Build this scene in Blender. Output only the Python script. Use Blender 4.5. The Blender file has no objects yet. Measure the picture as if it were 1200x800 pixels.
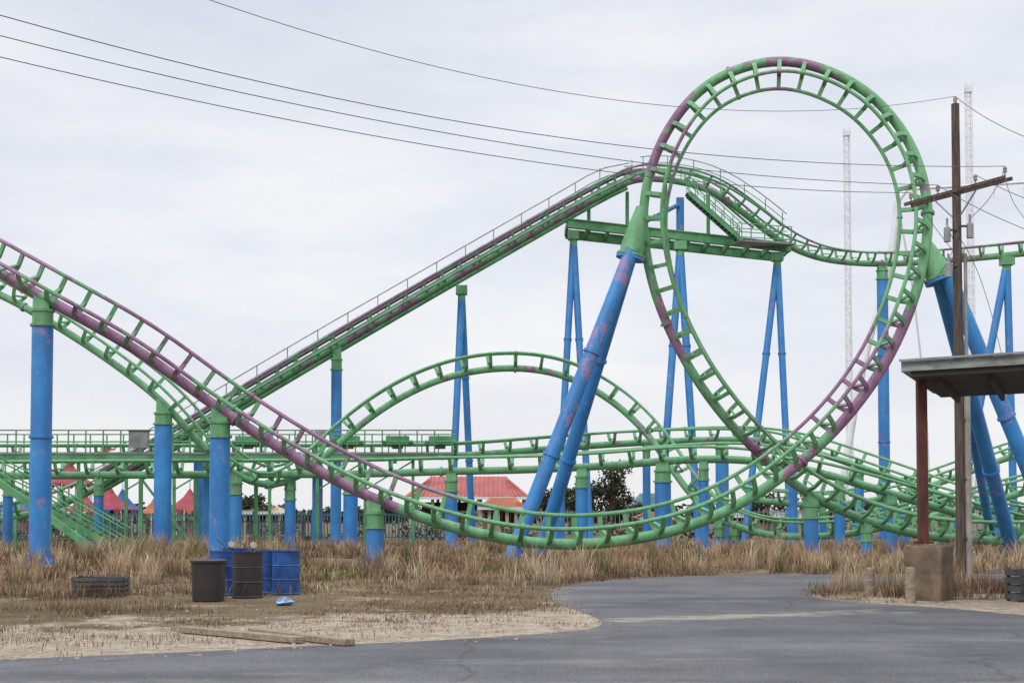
import bpy, math, random
import numpy as np
from mathutils import Vector
random.seed(7); rng=np.random.default_rng(7)
# ---------------------------------------------------------------- camera geometry (metres, +Y = away)
FPX=1667.0; H=1.6; PITCH=math.radians(2.5); CY=530.0
sp,cp=math.sin(PITCH),math.cos(PITCH)
def W(px,py,D):
    """world point on bearing/elevation (px,py) at ground distance D"""
    u=(px-600)/FPX; v=(CY-py)/FPX
    y=cp-v*sp; z=sp+v*cp; k=D/y
    return np.array([u*k,D,H+z*k])
def F(px,D):
    zc=D*cp-H*sp
    return np.array([(px-600)/FPX*zc,D,0.0])
def G(px,py):
    u=(px-600)/FPX; v=(CY-py)/FPX
    y=cp-v*sp; z=sp+v*cp; k=-H/z
    return np.array([u*k,y*k,0.0])
def nz(v):
    v=np.asarray(v,float); return v/(np.linalg.norm(v)+1e-12)
scene=bpy.context.scene
cam_d=bpy.data.cameras.new("camera"); cam=bpy.data.objects.new("camera",cam_d); scene.collection.objects.link(cam)
cam.location=(0,0,H); cam.rotation_euler=(math.radians(90)+PITCH,0,0)
cam_d.sensor_width=36; cam_d.lens=36*FPX/1200; cam_d.shift_y=(CY-400)/1200; cam_d.clip_end=6000; cam_d.clip_start=0.1
scene.camera=cam
scene.view_settings.view_transform='Standard'; scene.view_settings.look='None'; scene.view_settings.exposure=0
# ---------------------------------------------------------------- materials
def newmat(name):
    m=bpy.data.materials.new(name); m.use_nodes=True
    nt=m.node_tree; b=nt.nodes["Principled BSDF"]; return m,nt,b
def N(nt,t,**kw):
    n=nt.nodes.new(t)
    for k,v in kw.items(): setattr(n,k,v)
    return n
def noise(nt,vec,scale,detail=4,rough=0.6):
    n=N(nt,'ShaderNodeTexNoise'); n.inputs['Scale'].default_value=scale; n.inputs['Detail'].default_value=detail; n.inputs['Roughness'].default_value=rough
    nt.links.new(vec,n.inputs['Vector']); return n.outputs['Fac']
def ramp(nt,fac,stops,interp='LINEAR'):
    r=N(nt,'ShaderNodeValToRGB'); cr=r.color_ramp; cr.interpolation=interp
    while len(cr.elements)<len(stops): cr.elements.new(0.5)
    for e,(p,c) in zip(cr.elements,stops):
        e.position=p; e.color=(c,c,c,1) if isinstance(c,(int,float)) else (*c,1)
    nt.links.new(fac,r.inputs['Fac']); return r.outputs['Color']
def mix(nt,fac,a,b,mode='MIX'):
    m=N(nt,'ShaderNodeMix',data_type='RGBA',blend_type=mode)
    for s,v in ((0,fac),(6,a),(7,b)):
        if hasattr(v,'links') : nt.links.new(v,m.inputs[s])
        elif isinstance(v,(int,float)): m.inputs[s].default_value=v if s==0 else (v,v,v,1)
        else: m.inputs[s].default_value=(*v,1)
    return m.outputs[2]
def math_(nt,op,a,b=0.0,c=None,clamp=False):
    m=N(nt,'ShaderNodeMath',operation=op); m.use_clamp=clamp
    for i,v in enumerate((a,b,c)):
        if v is None: continue
        if hasattr(v,'links'): nt.links.new(v,m.inputs[i])
        else: m.inputs[i].default_value=v
    return m.outputs[0]
def pos(nt): return N(nt,'ShaderNodeNewGeometry').outputs['Position']
def vmul(nt,v,s):
    m=N(nt,'ShaderNodeVectorMath',operation='MULTIPLY'); nt.links.new(v,m.inputs[0]); m.inputs[1].default_value=s; return m.outputs[0]
def bump(nt,b,h,strength=0.3,dist=0.02):
    n=N(nt,'ShaderNodeBump'); n.inputs['Strength'].default_value=strength; n.inputs['Distance'].default_value=dist
    nt.links.new(h,n.inputs['Height']); nt.links.new(n.outputs[0],b.inputs['Normal'])
def simple(name,c1,c2=None,scale=2.0,rough=0.6,metal=0.0,stretch=(1,1,1),bmp=0.0):
    m,nt,b=newmat(name); c2=c2 or tuple(x*0.6 for x in c1)
    p=vmul(nt,pos(nt),stretch)
    f=noise(nt,p,scale,6,0.65)
    col=ramp(nt,f,[(0.35,c2),(0.62,c1)])
    nt.links.new(col,b.inputs['Base Color']); b.inputs['Roughness'].default_value=rough; b.inputs['Metallic'].default_value=metal
    if bmp: bump(nt,b,noise(nt,p,scale*4,5),bmp)
    return m
def grime(nt,col,p,amt=0.35):
    s=noise(nt,vmul(nt,p,(3,3,0.35)),1.6,5,0.7)
    f=ramp(nt,s,[(0.42,0.0),(0.72,amt)])
    return mix(nt,f,col,(0.10,0.09,0.07))
GREEN=(0.085,0.32,0.12); GREEN2=(0.18,0.43,0.22); PURP=(0.20,0.075,0.17); PURP2=(0.34,0.18,0.31)
def track_mat():
    m,nt,b=newmat("track_paint"); p=pos(nt)
    a=N(nt,'ShaderNodeAttribute'); a.attribute_name="paint"
    n1=noise(nt,p,0.6,8,0.75)
    s=math_(nt,'ADD',a.outputs['Fac'],math_(nt,'MULTIPLY',math_(nt,'SUBTRACT',n1,0.52),2.5))
    f=ramp(nt,s,[(0.49,0.0),(0.55,1.0)])
    n2=noise(nt,p,1.3,6,0.7)
    g=ramp(nt,n2,[(0.3,GREEN),(0.7,GREEN2)]); q=ramp(nt,n2,[(0.3,PURP),(0.7,PURP2)])
    c=mix(nt,f,g,q)
    chip=ramp(nt,noise(nt,p,6.0,6,0.78),[(0.60,0.0),(0.65,0.6)])
    c=mix(nt,chip,c,(0.40,0.37,0.38))
    rust=ramp(nt,noise(nt,p,3.1,7,0.8),[(0.60,0.0),(0.69,0.7)]); c=mix(nt,rust,c,(0.12,0.07,0.045))
    c=grime(nt,c,p,0.5)
    nt.links.new(c,b.inputs['Base Color']); b.inputs['Roughness'].default_value=0.55
    return m
def blue_mat():
    m,nt,b=newmat("support_blue_paint"); p=pos(nt)
    n2=noise(nt,p,0.8,6,0.7)
    c=ramp(nt,n2,[(0.3,(0.016,0.16,0.48)),(0.7,(0.04,0.28,0.64))])
    big=noise(nt,p,0.25,2,0.5)
    pn=noise(nt,vmul(nt,p,(1,1,0.7)),1.9,9,0.78)
    s=math_(nt,'ADD',pn,math_(nt,'MULTIPLY',math_(nt,'SUBTRACT',big,0.5),0.35))
    f=ramp(nt,s,[(0.605,0.0),(0.62,0.8)])
    c=mix(nt,f,c,(0.36,0.20,0.36))
    sc=ramp(nt,noise(nt,p,7,6,0.8),[(0.66,0.0),(0.69,0.6)]); c=mix(nt,sc,c,(0.35,0.42,0.5))
    c=grime(nt,c,p,0.36)
    nt.links.new(c,b.inputs['Base Color']); b.inputs['Roughness'].default_value=0.48
    return m
M_TRACK=track_mat(); M_BLUE=blue_mat()
M_GRN=simple("green_paint",(0.12,0.35,0.16),(0.05,0.20,0.07),1.4,0.6)
M_GREY=simple("galvanised_steel",(0.30,0.31,0.31),(0.16,0.17,0.17),1.5,0.55,0.2)
M_DARK=simple("dark_steel",(0.08,0.09,0.09),(0.04,0.04,0.045),2,0.6)
M_CONC=simple("concrete",(0.36,0.33,0.29),(0.22,0.20,0.17),2.5,0.9,bmp=0.3)
M_STONE=simple("pebbles",(0.38,0.33,0.26),(0.22,0.18,0.14),5,0.9)
M_WOODP=simple("weathered_pole_wood",(0.13,0.095,0.075),(0.045,0.034,0.028),3,0.9,stretch=(6,6,0.5),bmp=0.5)
M_WOOD=simple("weathered_wood",(0.34,0.27,0.19),(0.17,0.13,0.09),3,0.9,stretch=(1,6,6),bmp=0.4)
M_WIRE=simple("wire",(0.12,0.12,0.13),None,2,0.6)
M_WHITE=simple("white_paint",(0.72,0.74,0.78),(0.60,0.62,0.66),0.5,0.5)
M_RED=simple("red_metal_roof",(0.42,0.09,0.07),(0.27,0.05,0.04),1.0,0.5)
M_TENTR=simple("red_canvas",(0.34,0.05,0.06),(0.20,0.03,0.05),1.0,0.7)
M_TENTB=simple("blue_canvas",(0.03,0.12,0.36),(0.02,0.07,0.22),1.0,0.7)
M_TENTO=simple("orange_canvas",(0.46,0.16,0.06),(0.30,0.09,0.04),1.0,0.7)
M_TEAL=simple("teal_paint",(0.07,0.19,0.23),(0.035,0.10,0.13),1.0,0.6)
M_WALL=simple("cream_wall",(0.50,0.43,0.33),(0.34,0.28,0.21),1.0,0.8)
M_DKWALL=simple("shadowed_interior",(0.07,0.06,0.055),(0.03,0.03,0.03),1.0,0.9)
M_RUST=simple("rust_red_paint",(0.13,0.035,0.028),(0.06,0.018,0.014),3.0,0.75,stretch=(2,2,.6))
M_BARB=simple("blue_drum_paint",(0.02,0.10,0.34),(0.01,0.04,0.15),4,0.4,bmp=.1)
M_BARK=simple("black_drum_paint",(0.018,0.017,0.018),(0.035,0.025,0.022),4,0.5,bmp=.1)
M_BLOCK=simple("brown_block",(0.21,0.15,0.10),(0.10,0.07,0.05),2.5,0.9,bmp=.4)
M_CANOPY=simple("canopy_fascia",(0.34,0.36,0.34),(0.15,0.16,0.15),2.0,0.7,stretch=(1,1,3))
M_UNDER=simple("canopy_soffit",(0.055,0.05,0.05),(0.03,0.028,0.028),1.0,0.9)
M_BARKT=simple("tree_bark",(0.12,0.09,0.07),None,4,0.9)
M_TRASH=simple("blue_plastic",(0.04,0.20,0.48),(0.30,0.42,0.5),8,0.4)
def attr_mat(name,rough=0.8,trans=0.0):
    m,nt,b=newmat(name); a=N(nt,'ShaderNodeAttribute'); a.attribute_name="col"
    nt.links.new(a.outputs['Color'],b.inputs['Base Color']); b.inputs['Roughness'].default_value=rough
    b.inputs['Specular IOR Level'].default_value=0.2
    return m
M_GRASS=attr_mat("grass_blades"); M_LEAF=attr_mat("leaves")
# ---------------------------------------------------------------- mesh builder
class MB:
    def __init__(s): s.v=[]; s.f=[]; s.a=[]; s.m=[]; s.mats=[]
    def mi(s,mat):
        if mat not in s.mats: s.mats.append(mat)
        return s.mats.index(mat)
    def add(s,vs,fs,mat,a=0.0):
        o=len(s.v); s.v.extend([tuple(map(float,v)) for v in vs])
        if np.isscalar(a): s.a.extend([a]*len(vs))
        else: s.a.extend(list(a))
        k=s.mi(mat)
        for f in fs: s.f.append(tuple(o+i for i in f)); s.m.append(k)
    def tube(s,pts,r,mat,n=8,a=0.0,cap=True):
        pts=np.asarray(pts,float); m=len(pts)
        rr=np.full(m,r) if np.isscalar(r) else np.asarray(r,float)
        T=np.gradient(pts,axis=0); T/= (np.linalg.norm(T,axis=1)[:,None]+1e-12)
        ref=np.array([0,0,1.0]) if abs(T[0][2])<0.9 else np.array([1.0,0,0])
        nrm=nz(np.cross(T[0],ref)); vs=[]; al=[]
        for i in range(m):
            nrm=nz(nrm-T[i]*np.dot(nrm,T[i])); b=np.cross(T[i],nrm)
            for k in range(n):
                t=2*math.pi*k/n
                vs.append(pts[i]+rr[i]*(math.cos(t)*nrm+math.sin(t)*b)); al.append(a if np.isscalar(a) else a[i])
        fs=[(i*n+k,i*n+(k+1)%n,(i+1)*n+(k+1)%n,(i+1)*n+k) for i in range(m-1) for k in range(n)]
        if cap: fs+= [tuple(range(n))[::-1],tuple((m-1)*n+k for k in range(n))]
        s.add(vs,fs,mat,al)
    def beam(s,p0,p1,w,h,mat,up=(0,0,1),a=0.0,taper=1.0):
        p0=np.asarray(p0,float);p1=np.asarray(p1,float); t=nz(p1-p0); up=np.asarray(up,float)
        if abs(np.dot(nz(up),t))>0.97: up=np.array([0,1.0,0]) if abs(t[1])<0.9 else np.array([1.0,0,0])
        sd=nz(np.cross(t,up)); u=np.cross(sd,t)
        vs=[]
        for p,k in((p0,1.0),(p1,taper)):
            for x,y in((-1,-1),(1,-1),(1,1),(-1,1)): vs.append(p+sd*x*w/2*k+u*y*h/2*k)
        s.add(vs,[(3,2,1,0),(4,5,6,7),(0,1,5,4),(1,2,6,5),(2,3,7,6),(3,0,4,7)],mat,a)
    def box(s,c,size,mat,rot=0.0,a=0.0):
        cx,cy,cz=c; x,y,z=size; ca,sa=math.cos(rot),math.sin(rot)
        s.beam((cx-ca*x/2,cy-sa*x/2,cz),(cx+ca*x/2,cy+sa*x/2,cz),y,z,mat,a=a)
    def poly(s,pts,z0,z1,mat):
        n=len(pts); vs=[(p[0],p[1],z0) for p in pts]+[(p[0],p[1],z1) for p in pts]
        s.add(vs,[tuple(range(n))[::-1],tuple(range(n,2*n))]+[(i,(i+1)%n,n+(i+1)%n,n+i) for i in range(n)],mat)
    def obj(s,name,parent=None,bevel=0):
        me=bpy.data.meshes.new(name); me.from_pydata(s.v,[],s.f)
        for m in s.mats: me.materials.append(m)
        me.polygons.foreach_set('material_index',s.m); me.polygons.foreach_set('use_smooth',[True]*len(s.f))
        at=me.attributes.new("paint",'FLOAT','POINT'); at.data.foreach_set('value',np.array(s.a,dtype=np.float32))
        me.update(); me.set_sharp_from_angle(angle=math.radians(38))
        o=bpy.data.objects.new(name,me); scene.collection.objects.link(o)
        if parent: o.parent=parent
        if bevel:
            b=o.modifiers.new("bevel",'BEVEL'); b.width=bevel; b.segments=2; b.limit_method='ANGLE'
        return o
def empty(name):
    e=bpy.data.objects.new(name,None); scene.collection.objects.link(e); return e
# ---------------------------------------------------------------- track
class Path:
    def __init__(s,ctrl,mode='z',step=0.35):
        # ctrl: (px,py,D,roll,paint)
        P=np.array([W(c[0],c[1],c[2]) for c in ctrl]); R=np.array([c[3] for c in ctrl],float); Q=np.array([c[4] for c in ctrl],float)
        X=np.array([c[0] for c in ctrl],float)
        E=np.column_stack([P,R,Q,X]); E=np.vstack([2*E[0]-E[1],E,2*E[-1]-E[-2]])
        out=[]
        for i in range(1,len(E)-2):
            p0,p1,p2,p3=E[i-1:i+3]
            d=[max(np.linalg.norm(b[:3]-a[:3])**0.5,1e-3) for a,b in((p0,p1),(p1,p2),(p2,p3))]
            t0=0;t1=d[0];t2=t1+d[1];t3=t2+d[2]
            for t in np.linspace(t1,t2,24,endpoint=False):
                A1=(t1-t)/(t1-t0)*p0+(t-t0)/(t1-t0)*p1;A2=(t2-t)/(t2-t1)*p1+(t-t1)/(t2-t1)*p2;A3=(t3-t)/(t3-t2)*p2+(t-t2)/(t3-t2)*p3
                B1=(t2-t)/(t2-t0)*A1+(t-t0)/(t2-t0)*A2;B2=(t3-t)/(t3-t1)*A2+(t-t1)/(t3-t1)*A3
                out.append((t2-t)/(t2-t1)*B1+(t-t1)/(t2-t1)*B2)
        out.append(E[-2]); out=np.array(out)
        L=np.concatenate([[0],np.cumsum(np.linalg.norm(np.diff(out[:,:3],axis=0),axis=1))])
        n=int(L[-1]/step)+1; q=np.linspace(0,L[-1],n)
        out=np.column_stack([np.interp(q,L,out[:,k]) for k in range(6)])
        for _ in range(6):
            out[1:-1,:5]=(out[:-2,:5]+2*out[1:-1,:5]+out[2:,:5])/4
        s.p=out[:,:3]; s.roll=np.radians(out[:,3]); s.paint=out[:,4]; s.x=out[:,5]; s.step=L[-1]/(n-1)
        T=np.gradient(s.p,axis=0); T/=np.linalg.norm(T,axis=1)[:,None]; s.T=T
        if mode=='loop': U=np.column_stack([-T[:,2],np.zeros(len(T)),T[:,0]])
        else: U=np.tile([0,0,1.0],(len(T),1))
        U=U-T*np.sum(U*T,axis=1)[:,None]; U/=np.linalg.norm(U,axis=1)[:,None]
        S=np.cross(T,U); c=np.cos(s.roll)[:,None]; k=np.sin(s.roll)[:,None]
        s.U=U*c+S*k; s.S=S*c-U*k
    def off(s,so,uo,i0=0,i1=None): 
        return (s.p+s.S*so+s.U*uo)[i0:i1]
    def idx(s,x,part=0):
        d=np.abs(s.x-x)
        if part==1: k=len(s.x)//3; return int(np.argmin(d[:k]))
        if part==2: k=(len(s.x)*5)//6; return k+int(np.argmin(d[k:]))
        return int(np.argmin(d))
def build_track(name,path,parent,spine=0.17,rail=0.065,gauge=1.15,hh=0.72,tie=1.15,tiemat=None,railpaint=0.0):
    mb=MB(); n=len(path.p)
    mb.tube(path.p,spine,M_TRACK,12,path.paint)
    wob=railpaint
    r1=path.off(gauge/2,hh); r2=path.off(-gauge/2,hh)
    mb.tube(r1,rail,M_TRACK,8,np.clip(path.paint*0.7+wob,0,1)); mb.tube(r2,rail,M_TRACK,8,np.clip(path.paint*.9+wob,0,1))
    k=max(1,int(round(tie/path.step)))
    for i in range(k//2,n,k):
        p=path.p[i]; T=path.T[i]; U=path.U[i]; S=path.S[i]; a=float(path.paint[i])*0.55
        for r,sg in((r1[i],1),(r2[i],-1)):
            knee=p+U*(hh*0.42)+S*sg*gauge*0.36
            mb.beam(p+S*sg*spine*0.5,knee,0.15,0.08,M_TRACK,up=np.cross(T,knee-p),a=a)
            mb.beam(knee,r-U*0.02,0.14,0.075,M_TRACK,up=np.cross(T,r-knee),a=a)
        mb.beam(p+U*hh*0.46+S*gauge*0.36,p+U*hh*0.46-S*gauge*0.36,0.10,0.06,M_TRACK,up=U,a=a)
    for i in range(20,n-3,34):
        mb.tube([path.p[i]-path.T[i]*0.05,path.p[i]+path.T[i]*0.05],spine*1.35,M_TRACK,12,float(path.paint[i]))
        for r in (r1,r2): mb.tube([r[i]-path.T[i]*0.04,r[i]+path.T[i]*0.04],rail*1.5,M_TRACK,8,float(path.paint[i]))
    return mb.obj(name,parent)
coaster=empty("roller_coaster")
A=Path([(-170,226,48,34,.75),(-60,286,46.5,34,.75),(0,320,45.5,34,.85),(46,346,45,34,.6),(160,410,45.5,33,.9),(256,478,46,32,.6),(350,538,45.5,30,.95),(440,585,45,28,.75),(540,620,44.5,25,.3),
 (640,637,44.5,22,.2),(740,632,45,20,.2),(830,608,45.8,18,.25),(910,563,46.5,15,.35),(985,497,47,12,.9),(1045,412,47.5,12,.9),(1082,310,48,12,.35),(1086,230,48.5,12,.25),(1062,160,49,12,.25),
 (1005,100,49.3,14,.3),(915,71,49.7,14,.7),(830,98,50.2,14,.3),(778,160,50.6,14,.9),(754,240,51,14,.35),(764,330,51.4,12,.45),(796,410,51.8,12,.5),(838,475,52.2,12,.3),(885,527,53,12,.65),(940,573,54,10,.25),
 (1010,608,55,8,.2),(1090,628,56,5,.25),(1170,633,57,0,.25),(1260,630,59,0,.25)],'loop',0.3)
build_track("vertical_loop_track",A,coaster,0.175,0.066,1.15,0.74,1.0)
B=Path([(-150,270,63,5,.3),(-60,320,63,8,.3),(0,345,62.5,10,.3),(60,378,62,12,.25),(125,420,62,14,.3),(190,470,62,16,.3),(235,520,62.5,18,.3),(275,556,63,18,.25),(320,570,64,15,.2),(365,548,65,10,.2),(405,512,66,6,.25),(455,474,66.5,4,.25),(520,443,67,4,.3),(590,431,67.5,4,.4),
 (655,438,67.5,4,.3),(715,468,67.5,6,.35),(760,510,67,8,.4),(795,560,66,10,.6),(830,600,65,10,.3),(890,625,64,8,.2),(970,628,63,8,.2),(1060,612,64,6,.2),(1150,590,66,6,.2),(1260,560,69,4,.2)],'loop',0.4)
build_track("camelback_track",B,coaster,0.16,0.065,1.2,0.72,1.25)
C=Path([(-40,612,74,0,.2),(30,604,74,0,.2),(90,583,75,0,.3),(150,550,76,0,.4),(220,509,76.8,0,.5),(290,467,77.6,0,.55),(440,379,79.5,0,.6),(600,287,81.5,0,.6),(700,231,83,0,.6),(745,210,84,0,.55),(785,211,84.5,0,.45),(830,222,85,3,.4),(872,250,86,5,.4),(912,281,88,8,.35),(955,301,90,10,.35),(1020,309,92,12,.45),(1100,306,92,10,.45),(1180,299,90,8,.4),(1300,286,87,4,.4)],'z',0.4)
build_track("lift_hill_track",C,coaster,0.20,0.07,1.15,0.72,1.2,railpaint=0.25)
E=Path([(-120,536,70,0,.2),(200,536,70,0,.2),(530,534,70,0,.25),(640,526,71,0,.45),(740,519,72,3,.45),(850,515,73,8,.3),(910,518,74,15,.2),(970,534,73,18,.2),(1060,565,71,16,.2),(1140,592,69,12,.2),(1280,625,68,8,.2)],'z',0.45)
build_track("brake_run_track",E,coaster,0.17,0.065,1.2,0.6,1.2)
Dp=Path([(-120,558,64,0,.2),(200,556,64,0,.2),(420,555,64,0,.2),(530,552,64,2,.2),(620,550,63.5,5,.2),(720,545,63,6,.25),(810,538,62,8,.2),(890,540,61,14,.2),(970,556,60,16,.2),(1050,580,60,14,.2),(1140,606,61,10,.2),(1280,640,63,4,.2)],'z',0.45)
build_track("transfer_track",Dp,coaster,0.17,0.065,1.2,0.62,1.2)
Fp=Path([(880,585,78,0,.2),(960,592,76,6,.2),(1030,585,76,8,.2),(1100,566,77,8,.2),(1170,540,78,6,.2),(1290,503,80,0,.2)],'z',0.45)
build_track("far_return_track",Fp,coaster,0.17,0.065,1.2,0.65,1.2)
# ---- lift catwalks, handrails
mb=MB()
i0,i1=C.idx(120),C.idx(765)
for side,w in((-1.25,0.7),(1.2,0.55)):
    pts=C.off(side,0.30,i0,i1)
    for a,b in zip(pts[:-1:3],pts[3::3]): mb.beam(a,b,w,0.09,M_GREY)
    mb.tube(C.off(side+0.3,0.16,i0,i1)[::3],0.09,M_GRN,6)
    hs=side+(-0.33 if side<0 else 0.25)
    if side<0:
        for hh_ in (0.85,1.35): mb.tube(C.off(hs,hh_,i0,i1)[::3],0.035,M_GREY,5)
        for i in range(i0,i1,5):
            q=C.p[i]+C.S[i]*hs+C.U[i]*0.3; mb.beam(q,q+np.array([0,0,1.25]),0.055,0.055,M_GREY)
pts=C.off(0,0.55,i0,i1); mb.tube(pts[::3],0.11,M_DARK,6)
for i in range(i0,i1,6):
    mb.beam(C.p[i]+C.S[i]*-1.5+C.U[i]*.18,C.p[i]+C.S[i]*1.45+C.U[i]*.18,0.1,0.12,M_GRN,up=C.U[i])
pts=C.off(0,-0.30,i0,C.idx(740)); mb.tube(pts[::3],0.13,M_GRN,8)
for i in range(i0,C.idx(735),4):
    mb.beam(C.p[i],C.p[i]-C.U[i]*0.3,0.1,0.1,M_GRN,up=C.T[i])
mb.obj("lift_catwalk",coaster)
# ---- crest platform
mb=MB()
for dd in (-1.6,1.6):
    p0=W(664,268,84)+np.array([0,dd,0]); p1=W(920,296,86.5)+np.array([0,dd,0])
    mb.beam(p0,p1,0.14,0.42,M_GRN)
    mb.beam(p0+[0,0,.24],p1+[0,0,.24],0.32,0.06,M_GRN); mb.beam(p0-[0,0,.24],p1-[0,0,.24],0.32,0.06,M_GRN)
    for t in np.linspace(0.03,.97,22):
        q=p0*(1-t)+p1*t; mb.beam(q-[0,0,.2],q+[0,0,.2],.3,.03,M_GRN)
for t in np.linspace(0,1,12):
    a=W(664,268,84)*(1-t)+W(920,296,86.5)*t; mb.beam(a-[0,1.6,0],a+[0,1.6,0],0.15,0.3,M_GRN)
a=W(862,284,83); b=W(925,288,84.5)
mb.beam(a,b,1.4,0.08,M_GREY)
for h in (0.5,1.0): mb.tube([a+[0,-.7,h],b+[0,-.7,h]],0.03,M_GRN,5)
for t in np.linspace(0,1,5):
    q=a*(1-t)+b*t+np.array([0,-.7,0]); mb.beam(q,q+[0,0,1.0],0.06,0.06,M_GRN)
for yo in(.7,):
    for h in (0.5,1.0): mb.tube([a+[0,yo,h],b+[0,yo,h]],0.03,M_GRN,5)
s0=W(806,228,83); s1=W(868,283,83)
for yo in (-.45,.45):
    mb.beam(s0+[0,yo,0],s1+[0,yo,0],0.07,0.22,M_GRN)
    mb.tube([s0+[0,yo,1],s1+[0,yo,1]],0.035,M_GRN,5); mb.tube([s0+[0,yo,.5],s1+[0,yo,.5]],0.03,M_GRN,5)
    for t in np.linspace(0,1,7):
        q=s0*(1-t)+s1*t+np.array([0,yo,0]); mb.beam(q,q+[0,0,1],0.05,0.05,M_GRN)
for t in np.linspace(0,1,16):
    q=s0*(1-t)+s1*t; mb.box(q,(0.26,0.82,0.04),M_DARK)
for px,py,pb in((735,225,275),(690,240,272),(830,228,286),(780,216,281)):
    a=W(px,py,84.3); b=W(px,pb,84.3); mb.tube([b,a],0.11,M_GRN,8)
i0=C.idx(745); i1=C.idx(905)
for sd in(-1.2,1.2):
    mb.tube(C.off(sd,1.1,i0,i1)[::2],0.03,M_GRN,5); mb.tube(C.off(sd,.7,i0,i1)[::2],0.025,M_GRN,5)
    mb.tube(C.off(sd,.3,i0,i1)[::2],0.07,M_GRN,6)
    for i in range(i0,i1,4):
        q=C.p[i]+C.S[i]*sd+C.U[i]*0.3; mb.beam(q,q+[0,0,.82],0.05,0.05,M_GRN)
mb.obj("crest_platform",coaster)
# ---- brake platform
mb=MB()
a=W(-60,531,68.6); b=W(530,531,68.6)
mb.beam(a,b,0.7,0.1,M_GREY); mb.beam(a-[0,.25,.18],b-[0,.25,.18],0.12,0.28,M_GRN)
a2=a+[0,2.9,0]; b2=b+[0,2.9,0]; mb.beam(a2,b2,0.7,0.1,M_GREY)
for A_,B_,yo in((a,b,-.33),(a2,b2,.33)):
    for h in(.55,1.1): mb.tube([A_+[0,yo,h],B_+[0,yo,h]],0.035,M_GRN,5)
    for t in np.linspace(0,1,30):
        q=A_*(1-t)+B_*t+np.array([0,yo,0]); mb.beam(q,q+[0,0,1.1],0.06,0.06,M_GRN)
for px in (290,408,466,516):
    q=W(px,516,69.2); mb.box(q,(1.1,0.6,0.42),M_GRN); mb.tube([q+[-.75,0,-.1],q+[.75,0,-.1]],0.12,M_GRN,8); mb.box(q+[0,0,-.3],(.5,.4,.2),M_DARK)
q=W(163,515,68.3); mb.box(q,(0.9,0.4,0.8),M_GREY); mb.box(q+[0,0,.43],(1.0,.5,.06),M_DARK)
q=W(375,512,68.3); mb.box(q,(0.5,0.35,0.7),M_GREY)
for px in np.arange(-30,531,70):
    q=W(px,534,70); mb.beam(q-[0,1.7,.2],q+[0,1.7,-.2],0.15,0.22,M_GRN)
for px in np.arange(-20,531,56):
    t=W(px,535,68.6); g_=F(px,68.6); mb.beam(g_,t,.14,.14,M_GRN)
    t2=W(px+56,535,68.6)
    if px<470: mb.beam(t-[0,0,1.6],t2-[0,0,.2],.07,.07,M_GRN)
mb.obj("brake_platform",coaster,0.0)
# ---- access stairs at left
mb=MB()
def stair(pa,pb,w,rail=True,n=14):
    pa=np.array(pa);pb=np.array(pb)
    for yo in(-w/2,w/2):
        mb.beam(pa+[0,yo,0],pb+[0,yo,0],0.08,0.26,M_GRN)
        if rail:
            for h in(.5,1.0): mb.tube([pa+[0,yo,h],pb+[0,yo,h]],0.035,M_GRN,5)
            for t in np.linspace(0,1,7):
                q=pa*(1-t)+pb*t+np.array([0,yo,0]); mb.beam(q,q+[0,0,1],0.05,0.05,M_GRN)
    for t in np.linspace(0,1,n):
        q=pa*(1-t)+pb*t; mb.box(q,(0.27,w-.09,0.05),M_GREY)
e=F(150,60); s_=W(48,590,60); stair(s_,e,1.1)
stair(W(-70,530,61),W(52,592,61),1.1)
mb.beam(W(-30,545,58),F(118,58),0.18,0.28,M_GRN)
mb.beam(W(18,608,59.5),F(18,59.5),.12,.12,M_GRN); mb.beam(W(50,592,60),F(50,60),.12,.12,M_GRN)
for px,pt in((95,556),(165,556),(230,556),(300,556)):
    mb.beam(W(px,pt,64),F(px,64),.16,.16,M_GRN)
mb.beam(W(165,560,64),F(230,64),.1,.1,M_GRN)
for k in range(9):
    x=60+k*22; mb.beam(F(x,66)+[0,0,0],F(x,66)+[0,0,1.5],.05,.05,M_GRN)
for z in(.5,1.0,1.5): mb.beam(F(60,66)+[0,0,z],F(236,66)+[0,0,z],.045,.045,M_GRN)
mb.obj("access_stairs",coaster)
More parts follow.
